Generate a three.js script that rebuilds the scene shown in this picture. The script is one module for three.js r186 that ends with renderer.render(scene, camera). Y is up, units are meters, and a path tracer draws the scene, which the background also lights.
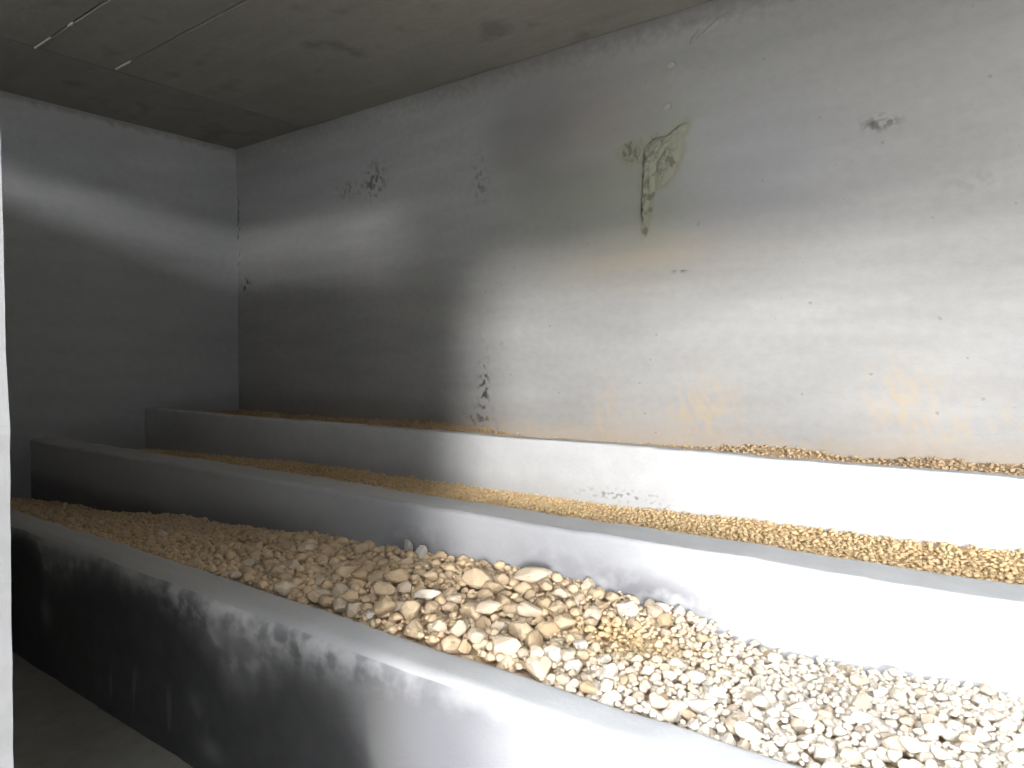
import * as THREE from 'three';
import { ImprovedNoise } from 'three/addons/math/ImprovedNoise.js';
import { mergeGeometries, mergeVertices } from 'three/addons/utils/BufferGeometryUtils.js';

// ------------------------------------------------------------------ camera, sky, exposure
const scene = new THREE.Scene();
const EYE = 1.123;                                       // camera height above the room floor
const camera = new THREE.PerspectiveCamera(55.16, 1024 / 768, 0.02, 100);
camera.position.set(0, EYE, 0);
camera.rotation.order = 'YXZ';
camera.rotation.set(THREE.MathUtils.degToRad(-1.79), THREE.MathUtils.degToRad(37.7), 0);
scene.add(camera);
{ // overcast sky, three times as bright overhead as at the horizon
  const W = 64, H = 128, d = new Float32Array(W * H * 4);
  for (let j = 0; j < H; j++) for (let i = 0; i < W; i++) { const e = Math.max(0, Math.sin(((j + 0.5) / H - 0.5) * Math.PI)), l = (1 + 2 * e) / 3; d.set([0.915 * l, 0.96 * l, 1.04 * l, 1], (j * W + i) * 4); }
  const t = new THREE.DataTexture(d, W, H, THREE.RGBAFormat, THREE.FloatType);
  t.mapping = THREE.EquirectangularReflectionMapping; t.magFilter = t.minFilter = THREE.LinearFilter; t.needsUpdate = true;
  scene.background = t; scene.backgroundIntensity = 26;
}
const SUN_AZ = THREE.MathUtils.degToRad(35), SUN_EL = THREE.MathUtils.degToRad(9.6);
const sun = new THREE.DirectionalLight(new THREE.Color().setRGB(1.0, 0.985, 0.975), 4.4);   // low sun, a broad disc behind haze
sun.position.set(Math.sin(SUN_AZ) * Math.cos(SUN_EL), Math.sin(SUN_EL), Math.cos(SUN_AZ) * Math.cos(SUN_EL)).multiplyScalar(12);
sun.target.position.set(-1.5, 1, -2); sun.position.add(sun.target.position);
sun.castShadow = true; sun.shadow.radius = 15; sun.shadow.mapSize.set(2048, 2048);
Object.assign(sun.shadow.camera, { left: -7, right: 7, top: 4, bottom: -4, near: 0.5, far: 30 });
scene.add(sun, sun.target);
const renderer = new THREE.WebGLRenderer({ antialias: true });
renderer.toneMapping = THREE.LinearToneMapping;
renderer.toneMappingExposure = 1.0;
renderer.shadowMap.enabled = true;

// ------------------------------------------------------------------ helpers
function rng(seed) { let s = seed >>> 0; return () => { s = (s + 0x6d2b79f5) >>> 0; let t = Math.imul(s ^ (s >>> 15), 1 | s); t = (t + Math.imul(t ^ (t >>> 7), 61 | t)) ^ t; return ((t ^ (t >>> 14)) >>> 0) / 4294967296; }; }
const IN = new ImprovedNoise();
const n3 = (x, y, z = 0) => IN.noise(x, y, z);
function fbm(x, y, z, oct) { let s = 0, a = 0.5; for (let i = 0; i < oct; i++) { s += a * IN.noise(x, y, z + i * 7.3); x *= 2.03; y *= 2.03; a *= 0.5; } return s; }
const clamp = (x, a = 0, b = 1) => Math.min(b, Math.max(a, x));
const sstep = (a, b, x) => { const t = clamp((x - a) / (b - a)); return t * t * (3 - 2 * t); };
const lerp = (a, b, t) => a + (b - a) * t;
const mix3 = (c, d, t) => { c[0] += (d[0] - c[0]) * t; c[1] += (d[1] - c[1]) * t; c[2] += (d[2] - c[2]) * t; };
const blob = (x, y, cx, cy, rx, ry) => Math.exp(-(((x - cx) / rx) ** 2 + ((y - cy) / ry) ** 2));
const toS = (c) => 255 * (c <= 0.0031308 ? 12.92 * c : 1.055 * Math.pow(c, 1 / 2.4) - 0.055);
function maps(w, h, fn) {                                // fn(u, v, out): out = [r, g, b (linear albedo), height 0..1]
  const col = new Uint8Array(w * h * 4), bmp = new Uint8Array(w * h * 4), o = [0, 0, 0, 0];
  for (let j = 0; j < h; j++) for (let i = 0; i < w; i++) {
    fn((i + 0.5) / w, (j + 0.5) / h, o);
    const k = (j * w + i) * 4;
    for (let c = 0; c < 3; c++) col[k + c] = clamp(toS(clamp(o[c])), 0, 255);
    col[k + 3] = 255;
    bmp[k] = bmp[k + 1] = bmp[k + 2] = clamp(o[3]) * 255; bmp[k + 3] = 255;
  }
  return [col, bmp].map((d, i) => {
    const t = new THREE.DataTexture(d, w, h);
    t.magFilter = THREE.LinearFilter; t.minFilter = THREE.LinearMipmapLinearFilter; t.generateMipmaps = true;
    t.wrapS = t.wrapT = THREE.MirroredRepeatWrapping;
    if (!i) t.colorSpace = THREE.SRGBColorSpace;
    t.needsUpdate = true; return t;
  });
}
function mat([map, bumpMap], bumpScale, roughness = 0.93, extra = {}) {
  return new THREE.MeshStandardMaterial({ map, bumpMap, bumpScale, roughness, ...extra });
}
const taken = {};
const numbered = (n) => { const k = taken[n] = (taken[n] ?? -1) + 1; return k ? n + '_' + String(k).padStart(3, '0') : n; };
function add(name, geometry, material, parent = scene) {
  const m = new THREE.Mesh(geometry, material);
  m.name = numbered(name); m.castShadow = m.receiveShadow = true; parent.add(m); return m;
}
function struct(name, geometry, material) { const m = add(name, geometry, material); m.userData.kind = 'structure'; return m; }
function tag(o, label, category, group, kind) { Object.assign(o.userData, { label, category }, group ? { group } : {}, kind ? { kind } : {}); return o; }
function worldUV(g, f) {
  const p = g.attributes.position, uv = new Float32Array(p.count * 2), n = g.attributes.normal;
  for (let i = 0; i < p.count; i++) { const [u, v] = f(p.getX(i), p.getY(i), p.getZ(i), n.getX(i), n.getY(i), n.getZ(i)); uv[2 * i] = u; uv[2 * i + 1] = v; }
  g.setAttribute('uv', new THREE.BufferAttribute(uv, 2)); return g;
}
const boxAt = (x0, x1, y0, y1, z0, z1, a = 1, b = 1, c = 1) => new THREE.BoxGeometry(x1 - x0, y1 - y0, z1 - z0, a, b, c).translate((x0 + x1) / 2, (y0 + y1) / 2, (z0 + z1) / 2);
const triUV = (s) => (x, y, z, nx, ny, nz) => Math.abs(ny) > 0.6 ? [x * s, z * s] : Math.abs(nx) > 0.6 ? [z * s, y * s] : [x * s, y * s];

// ------------------------------------------------------------------ room dimensions (metres; y up, back wall at -z)
const D = 3.2, XL = -5.145, XR = 2.9, XT = 1.0, FLOOR = -0.02, CEIL = 2.735, ZF = -0.176, ZO = 0.06;   // ZF / ZO: inner / outer face of the front wall

// ------------------------------------------------------------------ wall and ceiling surfaces
const BW = XT - XL, BH = CEIL - FLOOR;
const backMaps = maps(2048, 1024, (u, v, o) => {
  const x = XL + u * BW, y = FLOOR + v * BH;
  const big = fbm(x * 0.9, y * 1.3, 1.5, 4), trowel = fbm(x * 1.6, y * 9, 4.2, 4), fine = fbm(x * 22, y * 26, 9.1, 3), grain = n3(x * 140, y * 140, 3);
  let a = 0.31 + 0.07 * big + 0.055 * trowel + 0.03 * fine + 0.012 * grain;
  a *= 1 - 0.30 * sstep(1.9, 2.7, y + 0.25 * big);                               // darker towards the slab: light falloff painted into the plaster
  o[0] = a; o[1] = a * 0.985; o[2] = a * 0.955;
  let h = 0.5 + 0.18 * trowel + 0.16 * fine + 0.07 * grain;
  // greenish algae bloom round the crust, faint ochre and rose stains
  mix3(o, [0.235, 0.248, 0.175], 0.7 * blob(x, y, -1.9, 1.95, 0.42, 0.34) * clamp(0.8 + 1.2 * big));
  mix3(o, [0.22, 0.23, 0.165], 0.5 * blob(x, y, -1.62, 2.0, 0.16, 0.36));
  mix3(o, [0.245, 0.205, 0.195], 0.5 * blob(x, y, -1.95, 2.3, 0.3, 0.2));
  mix3(o, [0.37, 0.315, 0.235], 0.55 * blob(x, y, -1.65, 1.62, 0.5, 0.12) * clamp(0.75 + 1.5 * trowel));
  mix3(o, [0.27, 0.272, 0.30], 0.45 * blob(x, y, -1.15, 2.0, 0.4, 0.3));
  // the crust: olive grey with dark pits
  const lb = (cx, cy, rx, ry, t = 0) => { const c = Math.cos(t), q = Math.sin(t), e = ((x - cx) * c + (y - cy) * q) / rx, f = (-(x - cx) * q + (y - cy) * c) / ry; return 1 - e * e - f * f; };
  if (x > -2 && x < -1.3 && y > 1.6 && y < 2.6) {
    const cr = fbm(x * 22, y * 18, 7.7, 4), m = Math.max(lb(-1.535, 2.155, 0.13, 0.05, 0.6), lb(-1.55, 2.06, 0.075, 0.15, -0.45), lb(-1.635, 2.04, 0.065, 0.17, -0.15), lb(-1.655, 1.87, 0.036, 0.17, -0.1), lb(-1.735, 2.13, 0.085, 0.065), lb(-1.6, 2.12, 0.1, 0.07, 0.3));
    mix3(o, [0.235, 0.235, 0.17], 0.75 * sstep(-0.25, 0.45, m + 0.9 * cr));
    mix3(o, [0.085, 0.085, 0.06], 0.7 * sstep(-0.1, 0.4, m) * sstep(0.06, 0.3, -cr + 0.25 * n3(x * 70, y * 30, 2)));
    mix3(o, [0.36, 0.36, 0.29], 0.45 * Math.max(sstep(0, 0.6, lb(-1.555, 2.315, 0.03, 0.024)), sstep(0, 0.6, lb(-1.535, 2.5, 0.024, 0.022))));
  }
  // dark mould
  const sp = fbm(x * 30, y * 26, 2.2, 3);
  const mould = (cx, cy, rx, ry, k) => mix3(o, [0.07, 0.07, 0.06], k * clamp(blob(x, y, cx, cy, rx, ry) * 1.3) * sstep(-0.02, 0.22, sp + 0.1 * blob(x, y, cx, cy, rx * 0.5, ry * 0.5)));
  mould(-3.58, 2.26, 0.09, 0.10, 0.8); mould(-3.84, 2.25, 0.11, 0.05, 0.45); mould(-2.70, 2.15, 0.05, 0.11, 0.55);
  mould(-2.675, 0.97, 0.035, 0.17, 1.0); mould(-2.72, 0.80, 0.10, 0.05, 0.6);
  mould(-5.03, 1.70, 0.06, 0.05, 0.9); mould(-5.12, 2.1, 0.02, 0.3, 0.7); mould(-0.64, 2.06, 0.06, 0.03, 0.7); mould(-0.32, 1.78, 0.09, 0.04, 0.12); mould(-1.485, 1.547, 0.035, 0.012, 0.8);
  mix3(o, [0.10, 0.095, 0.085], 0.55 * sstep(0.13, 0.0, CEIL - y + 0.08 * fine + 0.05 * sp) * (0.5 + 0.5 * sstep(-3.6, -2.6, x)));  // ragged darker band along the top edge
  mix3(o, [0.13, 0.125, 0.115], 0.75 * blob(x, y, -2.35, 2.4, 0.5, 0.55) * clamp(0.8 + 1.5 * big));  // shade between the vent light and the door light, painted into the wall
  // tan splashes of soil thrown up from the rear bed
  const st = fbm(x * 38 + y * 12, y * 15, 6.6, 4);
  const splash = (cx, cy, rx, ry, k) => mix3(o, [0.44, 0.33, 0.19], k * clamp(1.4 * blob(x, y, cx, cy, rx, ry)) * sstep(-0.22, 0.35, st));
  splash(-1.36, 0.91, 0.15, 0.14, 0.5); splash(-0.53, 0.93, 0.16, 0.17, 0.45); splash(-1.88, 0.83, 0.07, 0.16, 0.4); splash(-0.2, 0.85, 0.25, 0.12, 0.25); splash(-1.6, 0.85, 0.3, 0.1, 0.25);
  mix3(o, [0.42, 0.30, 0.17], 0.3 * sstep(0.09, 0.0, y - 0.745 + 0.12 * st));
  // pinholes and trowel nicks
  const pin = n3(x * 34, y * 34, 11);
  if (pin > 0.62) { const k = sstep(0.62, 0.72, pin); mix3(o, [0.22, 0.2, 0.17], 0.6 * k); h -= 0.3 * k; }
  o[3] = h;
});
const backWall = new THREE.BoxGeometry(XR - XL + 0.3, BH + 0.4, 0.2, 280, 110, 1).translate((XL + XR) / 2, (FLOOR + CEIL) / 2, -D - 0.1);
{ const p = backWall.attributes.position;                // hand-floated plaster is never quite flat
  for (let i = 0; i < p.count; i++) if (p.getZ(i) > -D - 0.01) p.setZ(i, -D + 0.006 * fbm(p.getX(i) * 2.2, p.getY(i) * 2.6, 3.3, 3));
  worldUV(backWall, (x, y) => [(x - XL) / BW, (y - FLOOR) / BH]); backWall.computeVertexNormals(); }
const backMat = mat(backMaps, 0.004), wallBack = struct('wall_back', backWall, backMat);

const leftMaps = maps(1024, 1024, (u, v, o) => {
  const z = u * 3.4, y = FLOOR + v * BH;
  const big = fbm(z * 1.1 + 9, y * 1.3, 5.5, 4), trowel = fbm(z * 1.4, y * 8, 8.2, 4), fine = fbm(z * 20, y * 24, 1.1, 3), grain = n3(z * 130, y * 130, 6);
  let a = 0.30 + 0.055 * big + 0.04 * trowel + 0.03 * fine + 0.012 * grain;
  o[0] = a * 0.985; o[1] = a; o[2] = a * 1.01;
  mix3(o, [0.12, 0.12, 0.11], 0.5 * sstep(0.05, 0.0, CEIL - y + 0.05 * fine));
  o[3] = 0.5 + 0.18 * trowel + 0.16 * fine + 0.07 * grain;
});
const leftWall = new THREE.BoxGeometry(0.2, BH + 0.4, 3.6, 1, 90, 110).translate(XL - 0.1, (FLOOR + CEIL) / 2, -1.6);
{ const p = leftWall.attributes.position;
  for (let i = 0; i < p.count; i++) if (p.getX(i) > XL - 0.01) p.setX(i, XL + 0.006 * fbm(p.getZ(i) * 2.2, p.getY(i) * 2.6, 7.3, 3));
  worldUV(leftWall, (x, y, z) => [-z / 3.4, (y - FLOOR) / BH]); leftWall.computeVertexNormals(); }
const plainWall = mat(leftMaps, 0.004);
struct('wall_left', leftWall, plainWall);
struct('wall_right', worldUV(boxAt(XR, XR + 0.2, FLOOR - 0.2, CEIL + 0.2, -D - 0.2, ZO), triUV(0.35)), plainWall);

// front wall: a door (the camera stands in it) and a high vent to its left
const frontMaps = maps(512, 512, (u, v, o) => {
  const fine = fbm(u * 14, v * 14, 2, 4), big = fbm(u * 2.5, v * 2.5, 4, 3);
  const a = 0.115 + 0.015 * fine + 0.08 * big; o[0] = a; o[1] = a * 0.985; o[2] = a * 0.955; o[3] = 0.5 + 0.5 * fine;
});
const JAMB = -0.17 * D, DOOR_R = 2.4, DOOR_TOP = 2.23, VENT = [-4.8, -1.1, 2.41, 2.66];
const jambAt = (y) => {                                  // the left jamb's hand-plastered edge
  const prof = [[-0.02, -0.008], [0.86, -0.007], [1.0, -0.004], [1.078, -0.001], [1.108, -0.003], [1.13, -0.005], [1.17, -0.005], [1.26, -0.006], [1.36, -0.009], [1.8, -0.011]];
  let i = 0; while (i < prof.length - 2 && y > prof[i + 1][0]) i++;
  const [a, b] = [prof[i], prof[i + 1]];
  return JAMB + lerp(a[1], b[1], clamp((y - a[0]) / (b[0] - a[0]))) + 0.0022 * fbm(y * 38, 0.5, 2.1, 3);
};
{
  const s = new THREE.Shape([[XL - 0.1, FLOOR - 0.2], [XR + 0.1, FLOOR - 0.2], [XR + 0.1, CEIL + 0.2], [XL - 0.1, CEIL + 0.2]].map((p) => new THREE.Vector2(...p)));
  const door = [];
  for (let y = FLOOR - 0.02; y < DOOR_TOP; y += 0.006) door.push(new THREE.Vector2(jambAt(y), y));
  door.push(new THREE.Vector2(jambAt(DOOR_TOP), DOOR_TOP), new THREE.Vector2(DOOR_R, DOOR_TOP), new THREE.Vector2(DOOR_R, FLOOR - 0.02));
  s.holes.push(new THREE.Path(door));
  s.holes.push(new THREE.Path([[VENT[0], VENT[2]], [VENT[0], VENT[3]], [VENT[1], VENT[3]], [VENT[1], VENT[2]]].map((p) => new THREE.Vector2(...p))));
  const g = new THREE.ExtrudeGeometry(s, { depth: ZO - ZF, bevelEnabled: false }).translate(0, 0, ZF);
  struct('wall_front', worldUV(g, triUV(1.1)), mat(frontMaps, 0.003));
}

// floor: dirty screed
const floorMaps = maps(1024, 1024, (u, v, o) => {
  const x = u * 4, z = v * 4, big = fbm(x * 1.3, z * 1.3, 2.5, 4), fine = fbm(x * 18, z * 18, 4.1, 4);
  const a = 0.26 + 0.10 * big + 0.06 * fine; o[0] = a * 1.05; o[1] = a; o[2] = a * 0.86;
  mix3(o, [0.30, 0.21, 0.12], 0.5 * sstep(0.0, 0.35, big + 0.4 * fine)); o[3] = 0.5 + 0.5 * fine;
});
struct('floor', worldUV(boxAt(XL - 0.1, XR + 0.1, FLOOR - 0.2, FLOOR, -D - 0.1, ZO), triUV(0.25)), mat(floorMaps, 0.004));

// ceiling: a slab with boarded panels below it, joints between them
const ceilMaps = maps(2048, 1024, (u, v, o) => {
  const x = u * 6.6, z = v * 3.3, big = fbm(x * 0.8, z * 1.1, 3.5, 4), mid = fbm(x * 4, z * 4, 6.1, 4), fine = fbm(x * 26, z * 26, 8.1, 3), streak = fbm(x * 1.2, z * 14, 2.1, 3);
  let a = 0.26 + 0.07 * big + 0.045 * mid + 0.02 * fine + 0.03 * streak;
  o[0] = a * 1.03; o[1] = a; o[2] = a * 0.90;
  mix3(o, [0.09, 0.088, 0.08], 0.45 * sstep(0.14, 0.5, mid + 0.5 * big));
  o[3] = 0.5 + 0.3 * fine + 0.2 * mid;
});
const ceilMat = mat(ceilMaps, 0.004), stripMat = mat(ceilMaps, 0.004, 0.93, { color: new THREE.Color().setRGB(0.85, 0.85, 0.87) });
const ceiling = struct('ceiling', worldUV(boxAt(XL - 0.2, XR + 0.2, CEIL + 0.06, CEIL + 0.25, -D - 0.2, ZO), triUV(0.15)), ceilMat);
const XS = -4.275, joints = [ZF - 0.001, -0.39, -0.772, -1.153, -1.535, -1.917, -D + 0.003];
const ceilUV = (x, y, z) => [(x - XL) / 6.6, -z / 3.3];
function chamferPanel(x0, x1, y0, y1, z0, z1, c, seed) {  // a panel whose lower edges are chamfered and slightly ragged
  const sh = new THREE.Shape(); const w = z1 - z0;
  sh.moveTo(0, c); sh.lineTo(c, 0); sh.lineTo(w - c, 0); sh.lineTo(w, c); sh.lineTo(w, y1 - y0); sh.lineTo(0, y1 - y0);
  const g = new THREE.ExtrudeGeometry(sh, { depth: x1 - x0, bevelEnabled: false, steps: 60 });
  g.rotateY(Math.PI / 2).translate(x0, y0, z1);
  const p = g.attributes.position;
  for (let i = 0; i < p.count; i++) if (p.getY(i) < y0 + 0.02) { p.setZ(i, p.getZ(i) + 0.004 * fbm(p.getX(i) * 9, seed, 1, 3)); p.setY(i, p.getY(i) + 0.003 * n3(p.getX(i) * 2, seed, p.getZ(i) * 2)); }
  g.computeVertexNormals();
  return worldUV(g, ceilUV);
}
for (let i = 0; i + 1 < joints.length; i++) add('ceiling_panel', chamferPanel(XS + 0.003, XR, CEIL, CEIL + 0.07, joints[i + 1] + 0.003, joints[i] - 0.003, 0.005, i * 3.7), ceilMat, ceiling);
{ const g = chamferPanel(0, 3.35, CEIL + 0.006, CEIL + 0.07, XL - 0.03, XS - 0.012, 0.006, 40); g.rotateY(Math.PI / 2);
  const p = g.attributes.position; let mx = -1e9, mz = -1e9; for (let i = 0; i < p.count; i++) { mx = Math.max(mx, p.getX(i)); mz = Math.max(mz, p.getZ(i)); }
  g.translate(XS - 0.012 - mx, 0, ZF - mz); worldUV(g, ceilUV); add('ceiling_panel', g, stripMat, ceiling); }
const mortar = new THREE.MeshStandardMaterial({ color: new THREE.Color().setRGB(0.55, 0.53, 0.48), roughness: 0.95 });
for (const [x, z, l] of [[-4.16, -1.917, 0.16], [-4.19, -1.535, 0.19], [-3.86, -1.535, 0.05]]) {
  const g = new THREE.CapsuleGeometry(0.006, l, 3, 8, 24).rotateZ(Math.PI / 2), p = g.attributes.position;
  for (let i = 0; i < p.count; i++) { const k = 1 + 0.6 * n3(p.getX(i) * 40, x, z); p.setXYZ(i, p.getX(i), p.getY(i) * k, p.getZ(i) * k); }
  add('mortar_strip', g.translate(x, CEIL + 0.001, z), mortar, ceiling);
}

// ------------------------------------------------------------------ outside: yard, plus an added hood and block that cut light
const yardMat = mat(maps(512, 512, (u, v, o) => { const f = fbm(u * 20, v * 20, 3, 4), a = 0.40 + 0.12 * f; o[0] = a; o[1] = a * 0.95; o[2] = a * 0.86; o[3] = 0.5 + 0.5 * f; }), 0.01);
struct('outside_ground', worldUV(boxAt(-60, 60, -0.5, FLOOR - 0.06, ZO, 90), triUV(0.4)), yardMat);
struct('outside_added_hood', worldUV(boxAt(-5.3, -0.85, 2.67, 2.74, ZO, 0.75), triUV(0.3)), plainWall);   // unseen hood, added to trim the sun entering the vent

struct('outside_sky_blocker', worldUV(boxAt(25.7, 34, FLOOR - 0.3, 19, 4, 30), triUV(0.3)), plainWall);   // unseen far block, added to cut sky light from the right

// ------------------------------------------------------------------ three plastered kerbs, stepping up towards the back wall
const KERBS = [
  { f: 0.331 * D, b: 0.372 * D, top: 0.488, seed: 2.1, r: 0.04 },
  { f: 0.552 * D, b: 0.603 * D, top: 0.638, seed: 5.7, r: 0.018 },
  { f: 0.773 * D, b: 0.795 * D, top: 0.797, seed: 9.4, r: 0.012 },
];
function kerbGeometry(k) {
  const prof = [], t = k.b - k.f, r = k.r, y0 = FLOOR - 0.02;                 // profile: [offset back from the front face, y]
  for (let i = 0; i <= 10; i++) prof.push([0, lerp(y0, k.top - r, i / 10)]);
  for (let i = 1; i <= 5; i++) { const a = i / 5 * Math.PI / 2; prof.push([r - r * Math.cos(a), k.top - r + r * Math.sin(a)]); }
  const rb = r * 0.6;
  for (let i = 1; i <= 3; i++) prof.push([lerp(r, t - rb, i / 3), k.top]);
  for (let i = 1; i <= 4; i++) { const a = i / 4 * Math.PI / 2; prof.push([t - rb + rb * Math.sin(a), k.top - rb + rb * Math.cos(a)]); }
  for (let i = 1; i <= 3; i++) prof.push([t, lerp(k.top - rb, y0, i / 3)]);
  const arc = [0]; for (let i = 1; i < prof.length; i++) arc.push(arc[i - 1] + Math.hypot(prof[i][0] - prof[i - 1][0], prof[i][1] - prof[i - 1][1]));
  k.arc = arc[arc.length - 1]; k.front = arc[10];
  const N = 520, pos = [], uv = [], idx = [], m = prof.length;
  for (let i = 0; i <= N; i++) {
    const x = lerp(XL - 0.02, XR + 0.02, i / N);
    for (let j = 0; j < m; j++) {
      const [o, y] = prof[j], near = sstep(k.top - 0.2, k.top, y);
      const wav = 0.010 * fbm(x * 1.3, k.seed, 0.4, 2) + 0.006 * fbm(x * 7, k.seed, 1.4, 3);
      const topw = (0.014 * fbm(x * 0.9, k.seed + 3, 2.4, 2) + 0.008 * fbm(x * 6, k.seed + 3, 3.4, 3)) * near;
      const rough = 0.005 * fbm(x * 5, arc[j] * 5, k.seed, 3);
      pos.push(x, y + topw + (j > 10 && j < m - 3 ? rough * 0.5 : 0), -(k.f + o + wav - (j <= 12 ? 1 : -0.6) * rough));
      uv.push((x - XL) / BW, arc[j] / k.arc);
    }
  }
  for (let i = 0; i < N; i++) for (let j = 0; j < m - 1; j++) { const a = i * m + j, b = a + m; idx.push(a, b, a + 1, b, b + 1, a + 1); }
  for (const base of [0, N * m]) for (let j = 1; j < m - 1; j++) base ? idx.push(base, base + j + 1, base + j) : idx.push(base, base + j, base + j + 1);
  const g = new THREE.BufferGeometry();
  g.setAttribute('position', new THREE.Float32BufferAttribute(pos, 3)); g.setAttribute('uv', new THREE.Float32BufferAttribute(uv, 2)); g.setIndex(idx);
  g.computeVertexNormals(); return g;
}
// an arched tide mark: height of the damp patch's upper edge along x
const tide = (x, pts) => { if (x <= pts[0][0]) return pts[0][1]; for (let i = 1; i < pts.length; i++) if (x <= pts[i][0]) return lerp(pts[i - 1][1], pts[i][1], sstep(pts[i - 1][0], pts[i][0], x)); return pts[pts.length - 1][1]; };
const kerbStainsAndShade = [
  (x, y, top, o, fine, big) => {                         // nearest: deep damp blotches, tide marks, salt bloom along the top edge
    const w = 0.05 * big + 0.03 * fine;
    const t1 = tide(x, [[-5.2, 0.46], [-3.2, 0.44], [-3.05, 0.42], [-2.95, 0.33], [-2.8, 0.35], [-2.66, 0.40], [-2.4, 0.445], [-2.12, 0.44], [-1.98, 0.39], [-1.86, 0.33], [-1.77, 0.28], [-1.70, 0.28], [-1.60, 0.34], [-1.48, 0.385], [-1.36, 0.36], [-1.24, 0.27], [-1.17, 0.10], [-1.08, -0.1]]);
    const d = y - t1 + w;
    mix3(o, [0.155, 0.155, 0.167], 0.88 * sstep(-0.55, -1.0, x + 0.1 * big) * sstep(-1.7, -1.25, x) * sstep(0.54, 0.43, y + 0.04 * fine));  // greyer face beside the jamb shadow: dimmer light put into the colour
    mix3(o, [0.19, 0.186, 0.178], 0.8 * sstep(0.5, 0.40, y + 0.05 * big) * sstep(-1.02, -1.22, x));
    mix3(o, [0.045, 0.0445, 0.044], 0.96 * sstep(0.15, -0.09, d + 0.03 * fine) * clamp(0.97 + 0.12 * fine));
    mix3(o, [0.5, 0.49, 0.46], 0.45 * blob(d, 0, 0.055, 0, 0.025, 1) * clamp(0.4 + 2.4 * fine) * sstep(-1.3, -1.9, x));
    // salt
    mix3(o, [0.72, 0.70, 0.68], 0.8 * blob(x, y, -1.78, 0.455, 0.34, 0.045) * sstep(-0.2, 0.25, fine));
    mix3(o, [0.72, 0.70, 0.68], 0.4 * blob(x, y, -1.35, 0.46, 0.25, 0.04) * sstep(-0.15, 0.3, fine));
    const drip = sstep(0.15, 0.45, n3(x * 26, y * 3.2, 3.3)) * sstep(0.02, 0.07, y) * sstep(0.2, 0.12, y + 0.05 * big);
    mix3(o, [0.20, 0.20, 0.20], 0.35 * drip * sstep(-2.65, -2.4, x) * sstep(-1.8, -2.05, x));
    mix3(o, [0.15, 0.15, 0.15], 0.6 * blob(x, y, -1.93, 0.17, 0.05, 0.07) * clamp(0.5 + 2 * fine));
    mix3(o, [0.17, 0.17, 0.17], 0.6 * blob(x, y, -1.86, 0.06, 0.05, 0.03));
    mix3(o, [0.30, 0.30, 0.31], 0.4 * blob(x, y, -2.96, 0.21, 0.04, 0.05));
  },
  (x, y, top, o, fine, big) => {                         // middle
    mix3(o, [0.24, 0.242, 0.258], 0.6 * sstep(-0.6, -1.1, x + 0.3 * big) * sstep(-2.6, -1.6, x));  // bluish grey tones down the lit stretch, shading painted in
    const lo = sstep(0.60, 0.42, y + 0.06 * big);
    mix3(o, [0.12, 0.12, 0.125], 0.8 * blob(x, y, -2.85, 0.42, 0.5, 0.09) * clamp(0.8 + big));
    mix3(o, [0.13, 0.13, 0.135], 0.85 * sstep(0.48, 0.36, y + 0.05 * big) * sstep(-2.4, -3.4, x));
    mix3(o, [0.16, 0.16, 0.165], 0.75 * blob(x, y, -1.72, 0.48, 0.17, 0.08) * clamp(0.8 + 2 * fine));
    mix3(o, [0.22, 0.22, 0.23], 0.6 * blob(x, y, -1.22, 0.55, 0.14, 0.06) * clamp(0.7 + 2 * fine));
    mix3(o, [0.12, 0.12, 0.13], 0.9 * blob(x, y, -0.92, 0.49, 0.22, 0.06) * clamp(0.75 + 2.5 * fine));
    mix3(o, [0.24, 0.24, 0.25], 0.35 * lo * sstep(0.1, 0.5, fine + 0.5));

  },
  (x, y, top, o, fine, big) => {                         // rear
    mix3(o, [0.15, 0.15, 0.15], 0.7 * clamp(1.5 * blob(x, y, -1.37, 0.606, 0.16, 0.018)) * sstep(0.12, 0.3, n3(x * 55, y * 70, 4) + 0.3 * fine));
    mix3(o, [0.2, 0.2, 0.2], 0.5 * blob(x, y, -4.7, 0.66, 0.4, 0.14));
    mix3(o, [0.3, 0.29, 0.28], 0.4 * sstep(0.66, 0.57, y + 0.05 * big) * sstep(-1.2, -2, x));
  },
];
const kerbLabels = [
  'lowest, nearest plastered concrete kerb with black damp patches and white salt streaks on its face',
  'middle plastered concrete kerb between the coarse stones and the fine orange soil',
  'highest, thinnest plastered concrete kerb, closest to the back wall',
];
KERBS.forEach((k, n) => {
  const g = kerbGeometry(k);
  const m = maps(2048, 512, (u, v, o) => {
    const x = XL + u * BW, s = v * k.arc, y = Math.min(k.top, FLOOR - 0.02 + s), onTop = s > k.front;
    const big = fbm(x * 1.7, s * 2.4, k.seed, 4), fine = fbm(x * 15, s * 17, k.seed + 2, 4), grain = n3(x * 120, s * 120, k.seed);
    let a = 0.48 + 0.08 * big + 0.05 * fine + 0.015 * grain;
    o[0] = a; o[1] = a; o[2] = a * 0.99;
    if (!onTop || s < k.front + 0.03) kerbStainsAndShade[n](x, y, k.top, o, fine, big);
    if (onTop) mix3(o, [0.44, 0.37, 0.28], clamp(0.30 + 0.9 * fine) * 0.55 * sstep(k.front + 0.015, k.front + 0.05, s) * sstep(-0.9, -2.2, x));   // soil dust on the top
    o[3] = 0.5 + 0.25 * fine + 0.12 * grain + 0.1 * big;
  });
  tag(add('concrete_kerb', g, mat(m, 0.0025, 0.9)), kerbLabels[n], 'kerb', null, 'thing');
});

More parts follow.
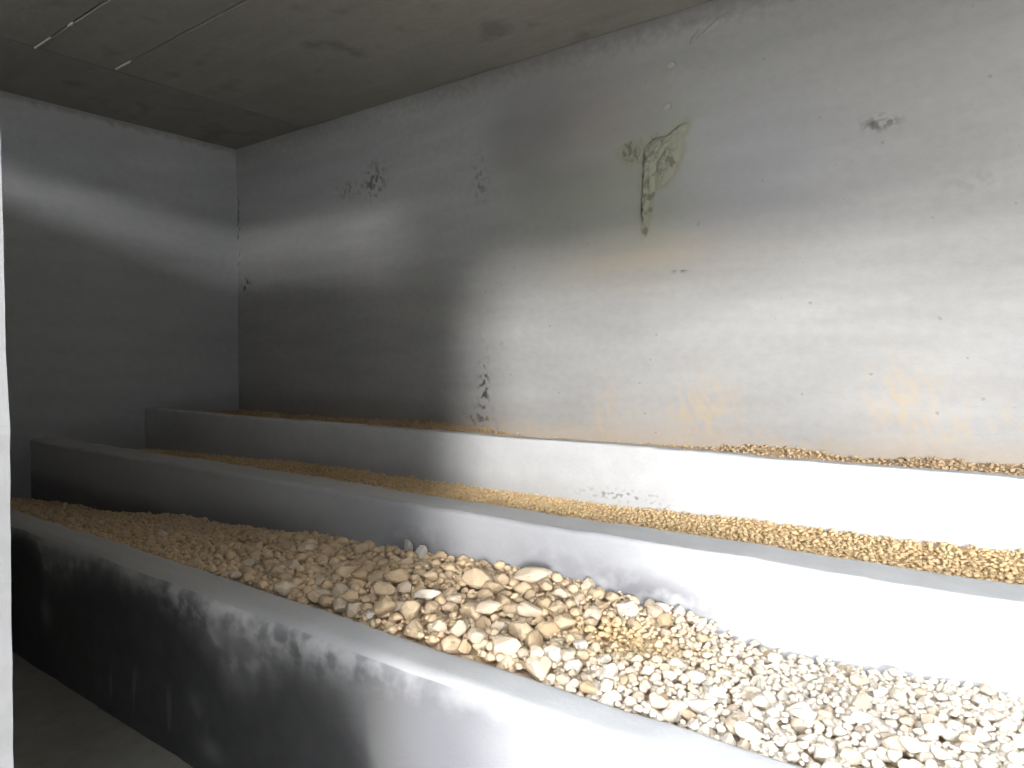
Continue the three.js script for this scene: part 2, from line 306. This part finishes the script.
// ------------------------------------------------------------------ plaster crusts and chips, parts of the back wall
function crust(name, cx, cy, w, h, amp, mask, colour, nx, ny) {
  const g = new THREE.PlaneGeometry(w, h, nx, ny).translate(cx, cy, 0), p = g.attributes.position, keep = [];
  const H = new Float32Array(p.count);
  for (let i = 0; i < p.count; i++) { H[i] = mask(p.getX(i), p.getY(i)); const x = p.getX(i), y = p.getY(i); p.setZ(i, -D + 0.006 * fbm(x * 2.2, y * 2.6, 3.3, 3) + (H[i] > 0 ? amp * H[i] * (0.55 + 0.9 * Math.abs(fbm(x * 34, y * 26, 5, 4))) : 0) - 0.004 * sstep(0.08, 0, H[i])); }
  const ix = g.index.array;
  for (let i = 0; i < ix.length; i += 3) if (H[ix[i]] > 0.0 || H[ix[i + 1]] > 0.0 || H[ix[i + 2]] > 0.0) keep.push(ix[i], ix[i + 1], ix[i + 2]);
  g.setIndex(keep); g.computeVertexNormals();
  worldUV(g, (x, y) => [(x - XL) / BW, (y - FLOOR) / BH]);
  add(name, g, colour, wallBack);
}
const crustMat = backMat;
const lobe = (x, y, cx, cy, rx, ry, ang = 0) => { const c = Math.cos(ang), s = Math.sin(ang), a = ((x - cx) * c + (y - cy) * s) / rx, b = (-(x - cx) * s + (y - cy) * c) / ry; return 1 - a * a - b * b; };
crust('plaster_crust', -1.62, 2.03, 0.5, 0.62, 0.034, (x, y) => {
  const w = 0.45 * fbm(x * 14, y * 14, 2, 3);
  return clamp(Math.max(lobe(x, y, -1.535, 2.155, 0.11, 0.035, 0.6), lobe(x, y, -1.55, 2.06, 0.055, 0.13, -0.45), lobe(x, y, -1.635, 2.04, 0.045, 0.14, -0.15), lobe(x, y, -1.66, 1.9, 0.026, 0.13, -0.1), lobe(x, y, -1.6, 2.12, 0.09, 0.06, 0.3)) * 1.3 + w) * 1.0;
}, crustMat, 130, 160);
crust('plaster_crust', -1.735, 2.13, 0.16, 0.13, 0.010, (x, y) => clamp(1 - Math.abs(lobe(x, y, -1.735, 2.13, 0.05, 0.035)) * 1.6 + 0.4 * fbm(x * 20, y * 20, 4, 3)) * (lobe(x, y, -1.735, 2.13, 0.075, 0.06) > 0 ? 1 : 0), crustMat, 60, 50);
crust('plaster_spot', -1.555, 2.315, 0.07, 0.07, 0.012, (x, y) => clamp(lobe(x, y, -1.555, 2.315, 0.026, 0.022) + 0.3 * fbm(x * 40, y * 40, 1, 2)), crustMat, 30, 30);
crust('plaster_spot', -1.535, 2.50, 0.07, 0.07, 0.010, (x, y) => clamp(lobe(x, y, -1.535, 2.50, 0.022, 0.02) + 0.3 * fbm(x * 40, y * 40, 2, 2)), crustMat, 30, 30);
crust('plaster_chip', -0.64, 2.055, 0.16, 0.08, 0.012, (x, y) => clamp(lobe(x, y, -0.64, 2.055, 0.05, 0.02) + 0.7 * fbm(x * 30, y * 30, 3, 3)), crustMat, 60, 30);
for (const [x, y, l, a] of [[-1.33, 2.63, 0.12, 0.5], [-1.42, 2.60, 0.06, 0.9]]) crust('plaster_ridge', x, y, 0.22, 0.16, 0.012, (px, py) => clamp(lobe(px, py, x, y, l * 0.7, 0.014, a) + 0.4 * fbm(px * 24, py * 24, 5, 3)), crustMat, 60, 40);

// ------------------------------------------------------------------ the beds: soil, crumbs and stones
function rock(seed, detail, round) {                     // a rounded, faceted lump: a ball cut by random planes
  const R = rng(seed), planes = [];
  for (let i = 0; i < 13; i++) { const v = new THREE.Vector3(R() * 2 - 1, R() * 2 - 1, R() * 2 - 1).normalize(); planes.push([v, lerp(0.55, 0.95, R())]); }
  let g = new THREE.IcosahedronGeometry(1, detail); g.deleteAttribute('normal'); g.deleteAttribute('uv'); g = mergeVertices(g, 1e-4);
  const p = g.attributes.position, v = new THREE.Vector3();
  for (let i = 0; i < p.count; i++) {
    v.fromBufferAttribute(p, i).normalize(); let r = 1.06;
    for (const [q, d] of planes) { const c = v.dot(q); if (c > 0.05) r = Math.min(r, d / c); }
    r = lerp(r, 0.9, round);
    r *= 1 + 0.16 * fbm(v.x * 2.3 + seed, v.y * 2.3, v.z * 2.3, 3) + 0.06 * n3(v.x * 6, v.y * 6 + seed, v.z * 6) + 0.03 * n3(v.x * 14, v.y * 14 + seed, v.z * 14);
    p.setXYZ(i, v.x * r, v.y * r, v.z * r);
  }
  g.computeVertexNormals();
  return worldUV(g, (x, y, z) => [Math.atan2(z, x) * 0.6, y * 0.8]);
}
const soilMaps = maps(1024, 1024, (u, v, o) => {
  const x = u * 2, z = v * 2, big = fbm(x * 2, z * 2, 1.2, 3), mid = fbm(x * 22, z * 22, 4, 4), fine = n3(x * 150, z * 150, 2);
  const a = 1 + 0.25 * big + 0.35 * mid + 0.15 * fine; o[0] = 0.36 * a; o[1] = 0.265 * a; o[2] = 0.165 * a; o[3] = 0.5 + 0.4 * mid + 0.15 * fine;
});
const lumpMaps = maps(256, 256, (u, v, o) => { const f = fbm(u * 9, v * 9, 3, 4), s = n3(u * 40, v * 40, 5), a = 0.9 + 0.22 * f + 0.06 * s; o[0] = o[1] = o[2] = a; o[3] = 0.5 + 0.5 * f + 0.15 * s; });
const soilMat = mat(soilMaps, 0.008, 0.97);

class Heap {                                             // grains dropped one by one on a height grid
  constructor(z0, z1, level, top, cell = 0.004) {             // z0 (rear) < z1 (front)
    Object.assign(this, { z0, z1, cell, top, x0: XL, nx: Math.floor(BW / cell), nz: Math.floor((z1 - z0) / cell), grains: [] });
    this.H = new Float32Array(this.nx * this.nz); this.own = new Int32Array(this.nx * this.nz).fill(-1);
    for (let i = 0; i < this.nx; i++) for (let j = 0; j < this.nz; j++) this.H[j * this.nx + i] = level(this.x0 + i * cell, z0 + j * cell);
    this.base = Float32Array.from(this.H);
  }
  foot(g, f) {
    const R = Math.max(g.a, g.b), c = Math.cos(g.yaw), s = Math.sin(g.yaw), i0 = Math.max(0, Math.floor((g.x - R - this.x0) / this.cell)), i1 = Math.min(this.nx - 1, Math.ceil((g.x + R - this.x0) / this.cell));
    const j0 = Math.max(0, Math.floor((g.z - R - this.z0) / this.cell)), j1 = Math.min(this.nz - 1, Math.ceil((g.z + R - this.z0) / this.cell));
    for (let j = j0; j <= j1; j++) for (let i = i0; i <= i1; i++) {
      const dx = this.x0 + i * this.cell - g.x, dz = this.z0 + j * this.cell - g.z, p = (dx * c - dz * s) / g.a, q = (dx * s + dz * c) / g.b, t = 1 - p * p - q * q;
      if (t > 0) f(j * this.nx + i, g.c * Math.sqrt(t));
    }
  }
  rest(g, sink) { let y = -1e9; this.foot(g, (k, h) => { y = Math.max(y, this.H[k] + h * (1 - sink)); }); return y; }
  drop(g, R, tries, sink, spread, always) {
    let best = null;
    for (let t = 0; t < tries; t++) {
      const c = { ...g }; if (spread) spread(c);
      const y = this.rest(c, sink); if (!best || y - c.c < best.y - best.c) best = { ...c, y };
    }
    if (!always && best.y - 0.15 * best.c > this.top(best.x, best.z)) return null;
    const id = this.grains.push(best) - 1;
    this.foot(best, (k, h) => { if (best.y + h > this.H[k]) { this.H[k] = best.y + h; this.own[k] = id; } });
    return best;
  }
  seen() { const n = new Int32Array(this.grains.length); for (const o of this.own) if (o >= 0) n[o]++; return n; }
  surface(step, level) {                                 // the fine soil underneath
    const nx = Math.floor((XR - XL) / step), nz = Math.max(6, Math.round((this.z1 - this.z0) / step));
    const g = new THREE.PlaneGeometry(XR - XL, this.z1 - this.z0 + 0.002, nx, nz).rotateX(-Math.PI / 2).translate((XL + XR) / 2, 0, (this.z0 + this.z1) / 2), p = g.attributes.position;
    for (let i = 0; i < p.count; i++) p.setY(i, level(p.getX(i), p.getZ(i)) + 0.006 * fbm(p.getX(i) * 9, p.getZ(i) * 9, 2, 3) + 0.003 * n3(p.getX(i) * 45, p.getZ(i) * 45, 5));
    g.computeVertexNormals();
    return worldUV(g, (x, y, z) => [x * 0.5, z * 0.5]);
  }
}
const M4 = new THREE.Matrix4(), Q = new THREE.Quaternion(), E3 = new THREE.Euler(), V3 = new THREE.Vector3(), S3 = new THREE.Vector3(), C3 = new THREE.Color();
function grainMatrix(g, R) { E3.set((R() - 0.5) * 0.5, g.yaw, (R() - 0.5) * 0.5, 'YXZ'); return M4.compose(V3.set(g.x, g.y, g.z), Q.setFromEuler(E3), S3.set(g.a, g.c, g.b)); }
function crumbs(name, grains, geometry, material, tone, R, parent) {
  const m = new THREE.InstancedMesh(geometry, material, grains.length); m.name = numbered(name); m.castShadow = m.receiveShadow = true;
  grains.forEach((g, i) => { m.setMatrixAt(i, grainMatrix(g, R)); m.setColorAt(i, tone(g, R, C3)); });
  m.userData.kind = 'stuff'; parent.add(m); return m;
}
const lumpMat = (r, g, b, bump = 0.0035) => mat(lumpMaps, bump, 0.97, { color: new THREE.Color().setRGB(r, g, b) });

// --- front bed: coarse stones
const frontLevel = (x, z) => {
  const t = clamp((z + 0.552 * D) / ((0.552 - 0.372) * D));                   // 0 at the rear kerb, 1 at the front kerb
  const rear = tide(x, [[-5.2, 0.27], [-4.2, 0.32], [-3.2, 0.405], [-2.1, 0.465], [-1.2, 0.50], [-0.8, 0.48], [-0.58, 0.437], [-0.1, 0.455], [1.3, 0.46]]);
  const front = tide(x, [[-5.2, 0.36], [-4.0, 0.41], [-2.6, 0.47], [-1.6, 0.49], [-0.9, 0.492], [-0.5, 0.482], [1.3, 0.478]]);
  return lerp(rear, front, t) - 0.006 + 0.012 * fbm(x * 3, z * 3, 1, 2);
};
const R1 = rng(11), frontBed = new Heap(-0.552 * D + 0.004, -0.372 * D - 0.004, (x, z) => frontLevel(x, z) - 0.034, (x, z) => frontLevel(x, z) + 0.006);
const pickFront = (x, z) => {                            // grain radius by place
  const coarse = sstep(-2.5, -1.9, x) * sstep(-0.78, -1.05, x + 0.25 * (z + 1.4)), near = sstep(-1.75, -1.2, z), u = R1();
  const patch = blob(x, z, -0.83, -1.5, 0.16, 0.12);     // a pocket of fine crumbs
  if (R1() < patch * 1.2) return lerp(0.004, 0.008, u);
  if (R1() < coarse) return u < 0.35 ? lerp(0.022, 0.034, R1()) : lerp(0.009, 0.022, R1());
  return u < 0.16 ? lerp(0.014, 0.022, R1()) * lerp(0.8, 1.1, near) : lerp(0.008, 0.0145, R1()) * lerp(0.85, 1.1, near);
};
const place = (c) => { c.x = lerp(XL + 0.01, XR - 0.01, R1()); c.z = lerp(frontBed.z0 + c.a * 0.7, frontBed.z1 - c.a * 0.7, R1()); };
const shapeOf = (r) => ({ a: r * lerp(0.95, 1.22, R1()), b: r * lerp(0.82, 1.05, R1()), c: r * lerp(0.72, 0.95, R1()), yaw: R1() * 6.283 });
for (let i = 0; i < 15000; i++) {
  const x = XL + 0.01 + (BW - 0.02) * R1(), z = lerp(frontBed.z0, frontBed.z1, R1()), r = pickFront(x, z), s = shapeOf(r);
  frontBed.drop({ ...s, x, z }, R1, 4, 0.52, (c) => { c.x = x + (R1() - 0.5) * 0.10; c.z = clamp(z + (R1() - 0.5) * 0.10, frontBed.z0 + c.a * 0.95, frontBed.z1 - c.a * 0.95); });
}
for (let i = 0; i < 16000; i++) {                        // small grains that fill the gaps
  const r = lerp(0.0045, 0.0095, R1() * R1()), s = shapeOf(r), x = XL + 0.01 + (BW - 0.02) * R1(), z = lerp(frontBed.z0 + 0.006, frontBed.z1 - 0.006, R1());
  frontBed.drop({ ...s, x, z }, R1, 5, 0.3, (c) => { c.x = x + (R1() - 0.5) * 0.06; c.z = clamp(z + (R1() - 0.5) * 0.06, frontBed.z0 + 0.006, frontBed.z1 - 0.006); });
}
// single stones that can be recognised: x, z, width, height, depth, yaw, tone, label
const HERO = [
  [-1.485, -1.235, 0.058, 0.040, 0.045, 0.9, 0, 'blocky tan stone on the front kerb edge, leftmost big one before the shadow ends'],
  [-1.372, -1.205, 0.026, 0.022, 0.022, 0.2, 3, 'small whitish stone wedged at the front kerb beside the larger tan stones'],
  [-1.362, -1.240, 0.066, 0.044, 0.052, 0.5, 0, 'rounded brown stone leaning on the front kerb beside the small whitish stone'],
  [-1.290, -1.262, 0.052, 0.050, 0.046, 1.3, 1, 'upright wedge of tan stone at the front kerb where shade meets light'],
  [-1.530, -1.440, 0.072, 0.048, 0.056, 0.7, 0, 'large smooth ochre stone standing proud in the middle of the shaded heap'],
  [-1.455, -1.325, 0.066, 0.040, 0.050, 1.1, 1, 'cracked flat brown stone between the ochre stone and the front kerb'],
  [-1.345, -1.375, 0.072, 0.028, 0.034, 0.68, 3, 'long pale oval stone lying flat at the edge of the shade'],
  [-1.765, -1.715, 0.034, 0.060, 0.028, 0.4, 4, 'grey upright splinter of stone against the middle kerb'],
  [-1.690, -1.705, 0.038, 0.050, 0.032, 0.9, 4, 'short grey upright stone beside the splinter at the middle kerb'],
  [-0.975, -1.232, 0.078, 0.044, 0.056, 0.25, 2, 'largest pale stone lying along the front kerb edge'],
  [-1.055, -1.240, 0.046, 0.036, 0.042, 0.4, 2, 'pale rounded stone to the left of the largest pale kerb stone'],
  [-1.330, -1.560, 0.094, 0.056, 0.074, 0.3, 1, 'big crumbly lump of earth near the middle kerb, left of the flat one'],
  [-1.195, -1.640, 0.110, 0.046, 0.080, 0.2, 2, 'big flat crumbly lump of earth touching the middle kerb'],
  [-0.957, -1.440, 0.050, 0.038, 0.042, 0.5, 1, 'rust tan block of stone beside the pocket of fine crumbs'],
  [-0.841, -1.285, 0.038, 0.030, 0.034, 0.3, 2, 'round beige stone set among small pebbles near the front kerb'],
  [-0.714, -1.222, 0.036, 0.028, 0.034, 0.2, 3, 'round white stone on the front kerb edge beyond the pale heap'],
  [-0.608, -1.405, 0.044, 0.028, 0.034, 0.1, 3, 'white stone with a notched top beside the whitest stone'],
  [-0.543, -1.345, 0.042, 0.024, 0.032, -0.3, 5, 'whitest flat stone amid the fine gravel'],
  [-0.389, -1.375, 0.060, 0.020, 0.030, -0.2, 5, 'long flat white stone amid the fine gravel'],
  [-1.144, -1.385, 0.066, 0.032, 0.050, 0.4, 2, 'broad pale stone in the centre of the brightly lit coarse heap'],
  [-1.060, -1.440, 0.066, 0.036, 0.052, 0.2, 2, 'pale beige block behind the broad pale stone of the lit heap'],
  [-1.030, -1.520, 0.050, 0.036, 0.044, 0.9, 1, 'tan block near the middle kerb next to the pocket of crumbs'],
  [-0.890, -1.232, 0.036, 0.032, 0.032, 0.2, 2, 'small upright beige stone right of the largest kerb stone'],
  [-1.470, -1.520, 0.058, 0.034, 0.046, 0.6, 1, 'brown stone half hidden behind the large ochre stone'],
  [-1.640, -1.400, 0.062, 0.040, 0.052, 0.8, 0, 'broad brown stone lying left of the large ochre stone'],
  [-1.280, -1.415, 0.048, 0.028, 0.038, 0.7, 2, 'flat pinkish stone behind the long pale oval stone'],
  [-1.170, -1.235, 0.044, 0.040, 0.040, 1.0, 2, 'pale upright stone at the kerb, first in full light'],
  [-1.118, -1.245, 0.038, 0.042, 0.036, 0.8, 2, 'narrow pale stone pressed between two larger stones at the kerb'],
  [-0.188, -1.455, 0.036, 0.018, 0.028, 0.1, 5, 'pale flat stone casting a dark gap in the bright gravel'],
  [-2.051, -1.370, 0.048, 0.034, 0.034, 0.9, 0, 'light tan stone standing out among small dark stones in the shade'],
  [-0.441, -1.232, 0.044, 0.030, 0.036, 0.3, 3, 'rounded white stone at the front kerb, below the long flat white stone'],
  [-0.613, -1.234, 0.042, 0.028, 0.034, 0.2, 2, 'beige stone at the front kerb, below the notched white stone'],
  [-0.302, -1.425, 0.036, 0.022, 0.030, 0.5, 5, 'bright white stone just right of the long flat white stone'],
  [-0.205, -1.345, 0.042, 0.026, 0.034, 0.2, 3, 'large pale stone lowest in the bright gravel at the right'],
  [-0.298, -1.735, 0.034, 0.022, 0.026, 0.3, 3, 'flat pale stone against the middle kerb at the bright far right'],
  [-0.531, -1.650, 0.034, 0.024, 0.028, 0.6, 3, 'pale stone near the middle kerb, behind the whitest flat stone'],
  [-0.821, -1.650, 0.042, 0.030, 0.034, 0.2, 2, 'beige stone at the middle kerb behind the pocket of fine crumbs'],
  [-2.740, -1.380, 0.038, 0.026, 0.030, 0.5, 3, 'small pale stone alone amid dark gravel toward the far end'],
];
const SHORT = 'blocky tan kerb stone|small whitish kerb stone|rounded brown kerb stone|upright tan wedge|large ochre stone|cracked flat brown stone|long pale oval stone|grey upright splinter|short grey upright stone|largest pale kerb stone|pale rounded kerb stone|big crumbly lump|big flat crumbly lump|rust tan block|round beige stone|round white kerb stone|notched white stone|whitest flat stone|long flat white stone|broad pale stone|pale beige block|tan block by the crumbs|small upright beige stone|half hidden brown stone|broad brown stone|flat pinkish stone|pale upright kerb stone|narrow pale kerb stone|pale stone by the dark gap|light tan lone stone|rounded white kerb stone|beige kerb stone|bright white stone|large pale lowest stone|flat pale far stone|pale stone by the middle kerb|beige stone behind the crumbs|small pale lone stone'.split('|');
for (const [x, z, w, h, d, yaw, tone, label] of HERO) frontBed.drop({ x, z, a: w / 2, c: h / 2, b: d / 2, yaw, tone, label }, R1, 1, 0.62, null, true);
{
  const seen = frontBed.seen(), eye = new THREE.Vector3(0, EYE, 0), fwd = new THREE.Vector3(-Math.sin(0.658), 0, -Math.cos(0.658));
  const list = [];
  frontBed.grains.forEach((g, i) => {
    if (!seen[i]) return;
    V3.set(g.x, g.y, g.z).sub(eye); const depth = V3.dot(fwd), side = Math.abs(V3.x * Math.cos(0.658) - V3.z * Math.sin(0.658)), inView = depth > 0.3 && side < depth * 0.68 && g.y > 0;
    const low = EYE - g.y < depth * 0.555; 
    list.push({ g, px: (g.label ? 1e6 : 1) * (inView && low ? seen[i] * frontBed.cell ** 2 * (EYE - g.y) / depth ** 3 : 0) });
  });
  list.sort((p, q) => q.px - p.px);
  const variants = Array.from({ length: 14 }, (_, i) => rock(100 + i * 17, 6, 0.02 + 0.07 * (i % 3)));
  const tones = [[0.60, 0.44, 0.265], [0.64, 0.48, 0.31], [0.68, 0.55, 0.40], [0.84, 0.74, 0.60], [0.50, 0.46, 0.39], [0.92, 0.88, 0.80]].map((c) => lumpMat(...c));
  const protos = tones.map((m) => variants.map((v) => { const o = new THREE.Mesh(v, m); o.castShadow = o.receiveShadow = true; return o; }));
  const rest = [];
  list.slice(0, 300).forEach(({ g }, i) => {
    const pale = sstep(-1.15, -0.45, g.x), tone = g.tone ?? (R1() < pale ? (R1() < 0.7 ? 3 : 2) : R1() < 0.45 ? 1 : R1() < 0.5 ? 0 : 2);  // paler stones to the right carry some door light in their colour
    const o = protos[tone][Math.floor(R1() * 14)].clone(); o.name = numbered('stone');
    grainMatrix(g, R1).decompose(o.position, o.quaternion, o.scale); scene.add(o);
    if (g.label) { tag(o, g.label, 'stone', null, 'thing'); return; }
    rest.push([o, g]);
  });
  // every other stone is told by the recognisable stone it lies next to, and by how close it lies
  const RANK = ['closest', 'second closest', 'third closest', 'fourth closest', 'fifth closest', 'sixth closest', 'seventh closest', 'eighth closest', 'ninth closest', 'tenth closest', 'eleventh closest', 'twelfth closest'];
  const near = new Map();
  for (const [o, g] of rest) {
    let best = 0, d = 1e9; HERO.forEach((h, i) => { const e = Math.hypot(h[0] - g.x, h[1] - g.z); if (e < d) { d = e; best = i; } });
    const dx = g.x - HERO[best][0], dz = g.z - HERO[best][1];
    const where = Math.abs(dx) > Math.abs(dz) ? (dx > 0 ? 'to the right of' : 'to the left of') : dz < 0 ? 'behind' : 'in front of', key = where + ' the ' + SHORT[best];
    if (!near.has(key)) near.set(key, []);
    near.get(key).push([d, o, g]);
  }
  for (const [key, l] of near) {
    l.sort((p, q) => p[0] - q[0]);
    l.forEach(([d, o, g], i) => {
      const kind = g.x < -1.5 ? 'shaded brown stone' : g.x < -0.95 ? 'rough tan stone' : 'pale pebble';
      if (i < RANK.length) tag(o, kind + ' ' + RANK[i] + ' ' + key, 'stone', 'loose stones in the front bed', 'thing');
      else tag(o, kind + ' farther off ' + key, 'stone', kind + 's farther off ' + key, 'thing');
    });
  }
  const soil = add('soil_bed', frontBed.surface(0.02, (x, z) => frontLevel(x, z) - 0.026), mat(soilMaps, 0.008, 0.97, { color: new THREE.Color().setRGB(1.5, 1.55, 1.6) }));
  tag(soil, 'bed of coarse tan gravel between the nearest and the middle kerb', 'gravel', null, 'stuff');
  crumbs('gravel', list.slice(300).map((l) => l.g), rock(7, 2, 0.15), lumpMat(1, 1, 1, 0.0012), (g, R, c) => { const k = lerp(0.88, 1.10, R()), p = blob(g.x, g.z, -0.83, -1.5, 0.2, 0.14) * 0.6, w = sstep(-1.3, -0.35, g.x); return c.setRGB(k * lerp(0.68, 0.84, w - p * 0.4), k * lerp(0.50, 0.74, w - p * 0.7), k * lerp(0.31, 0.60, w - p)); }, R1, soil);  // gravel tint also follows the light: browner left, paler right
}

// --- second bed: fine orange soil with crumbs; rear bed: a low drift of soil against the wall
const midLevel = (x, z) => tide(x, [[-5.2, 0.52], [-4.4, 0.54], [-3.3, 0.575], [-1.7, 0.572], [-0.8, 0.588], [-0.1, 0.597], [1.3, 0.6]]) - 0.012 + 0.012 * fbm(x * 4, z * 3, 5, 2) + 0.01 * sstep(0.12, 0, z + 0.773 * D);
const rearLevel = (x, z) => tide(x, [[-5.2, 0.765], [-4.2, 0.757], [-3.1, 0.775], [-2.7, 0.765], [-2.45, 0.74], [-2.3, 0.734], [-1.9, 0.737], [-1.4, 0.752], [-1.0, 0.772], [-0.7, 0.75], [-0.45, 0.768], [1.3, 0.76]]) - 0.010 + 0.014 * fbm(x * 6, z * 2, 8, 2) - 0.02 * sstep(-0.985 * D, -0.85 * D, z);
const BEDS = [
  { z0: -0.773 * D, z1: -0.603 * D, level: midLevel, n: 30000, rad: (u) => u < 0.03 ? lerp(0.008, 0.013, u * 33) : lerp(0.0040, 0.0090, u), rgb: [0.74, 0.535, 0.29], seed: 21, label: 'strip of fine orange brown crumbly soil between the middle and the highest kerb' },
  { z0: -D, z1: -0.795 * D, level: rearLevel, n: 9000, rad: (u) => lerp(0.004, 0.011, u * u), rgb: [0.55, 0.40, 0.235], seed: 31, label: 'low drift of brown soil along the foot of the back wall' },
];
for (const b of BEDS) {
  const R = rng(b.seed), heap = new Heap(b.z0 + 0.003, b.z1 - 0.003, (x, z) => b.level(x, z) - 0.012, (x, z) => b.level(x, z) + 0.002);
  for (let i = 0; i < b.n; i++) {
    const r = b.rad(R()), x = XL + 0.01 + (BW - 0.02) * R(), z = lerp(b.z0 + 0.01, b.z1 - 0.01, R());
    heap.drop({ x, z, a: r * lerp(0.9, 1.3, R()), b: r * lerp(0.8, 1.05, R()), c: r * lerp(0.65, 0.9, R()), yaw: R() * 6.283 }, R, 2, 0.35, (c) => { c.x = x + (R() - 0.5) * 0.05; c.z = clamp(z + (R() - 0.5) * 0.05, b.z0 + 0.014, b.z1 - 0.012); });
  }
  const seen = heap.seen();
  const soil = add('soil_bed', heap.surface(0.02, (x, z) => b.level(x, z) - 0.012), mat(soilMaps, 0.008, 0.97, { color: new THREE.Color().setRGB(...b.rgb.map((c, i) => c / [0.42, 0.32, 0.2][i])) }));
  tag(soil, b.label, 'soil', null, 'stuff');
  crumbs('earth_crumbs', heap.grains.filter((g, i) => seen[i]), rock(9, 1, 0.1), lumpMat(1, 1, 1, 0.0012), (g, R, c) => { const k = lerp(0.84, 1.12, R()); return c.setRGB(b.rgb[0] * k, b.rgb[1] * k, b.rgb[2] * k); }, R, soil);
}

renderer.render(scene, camera);
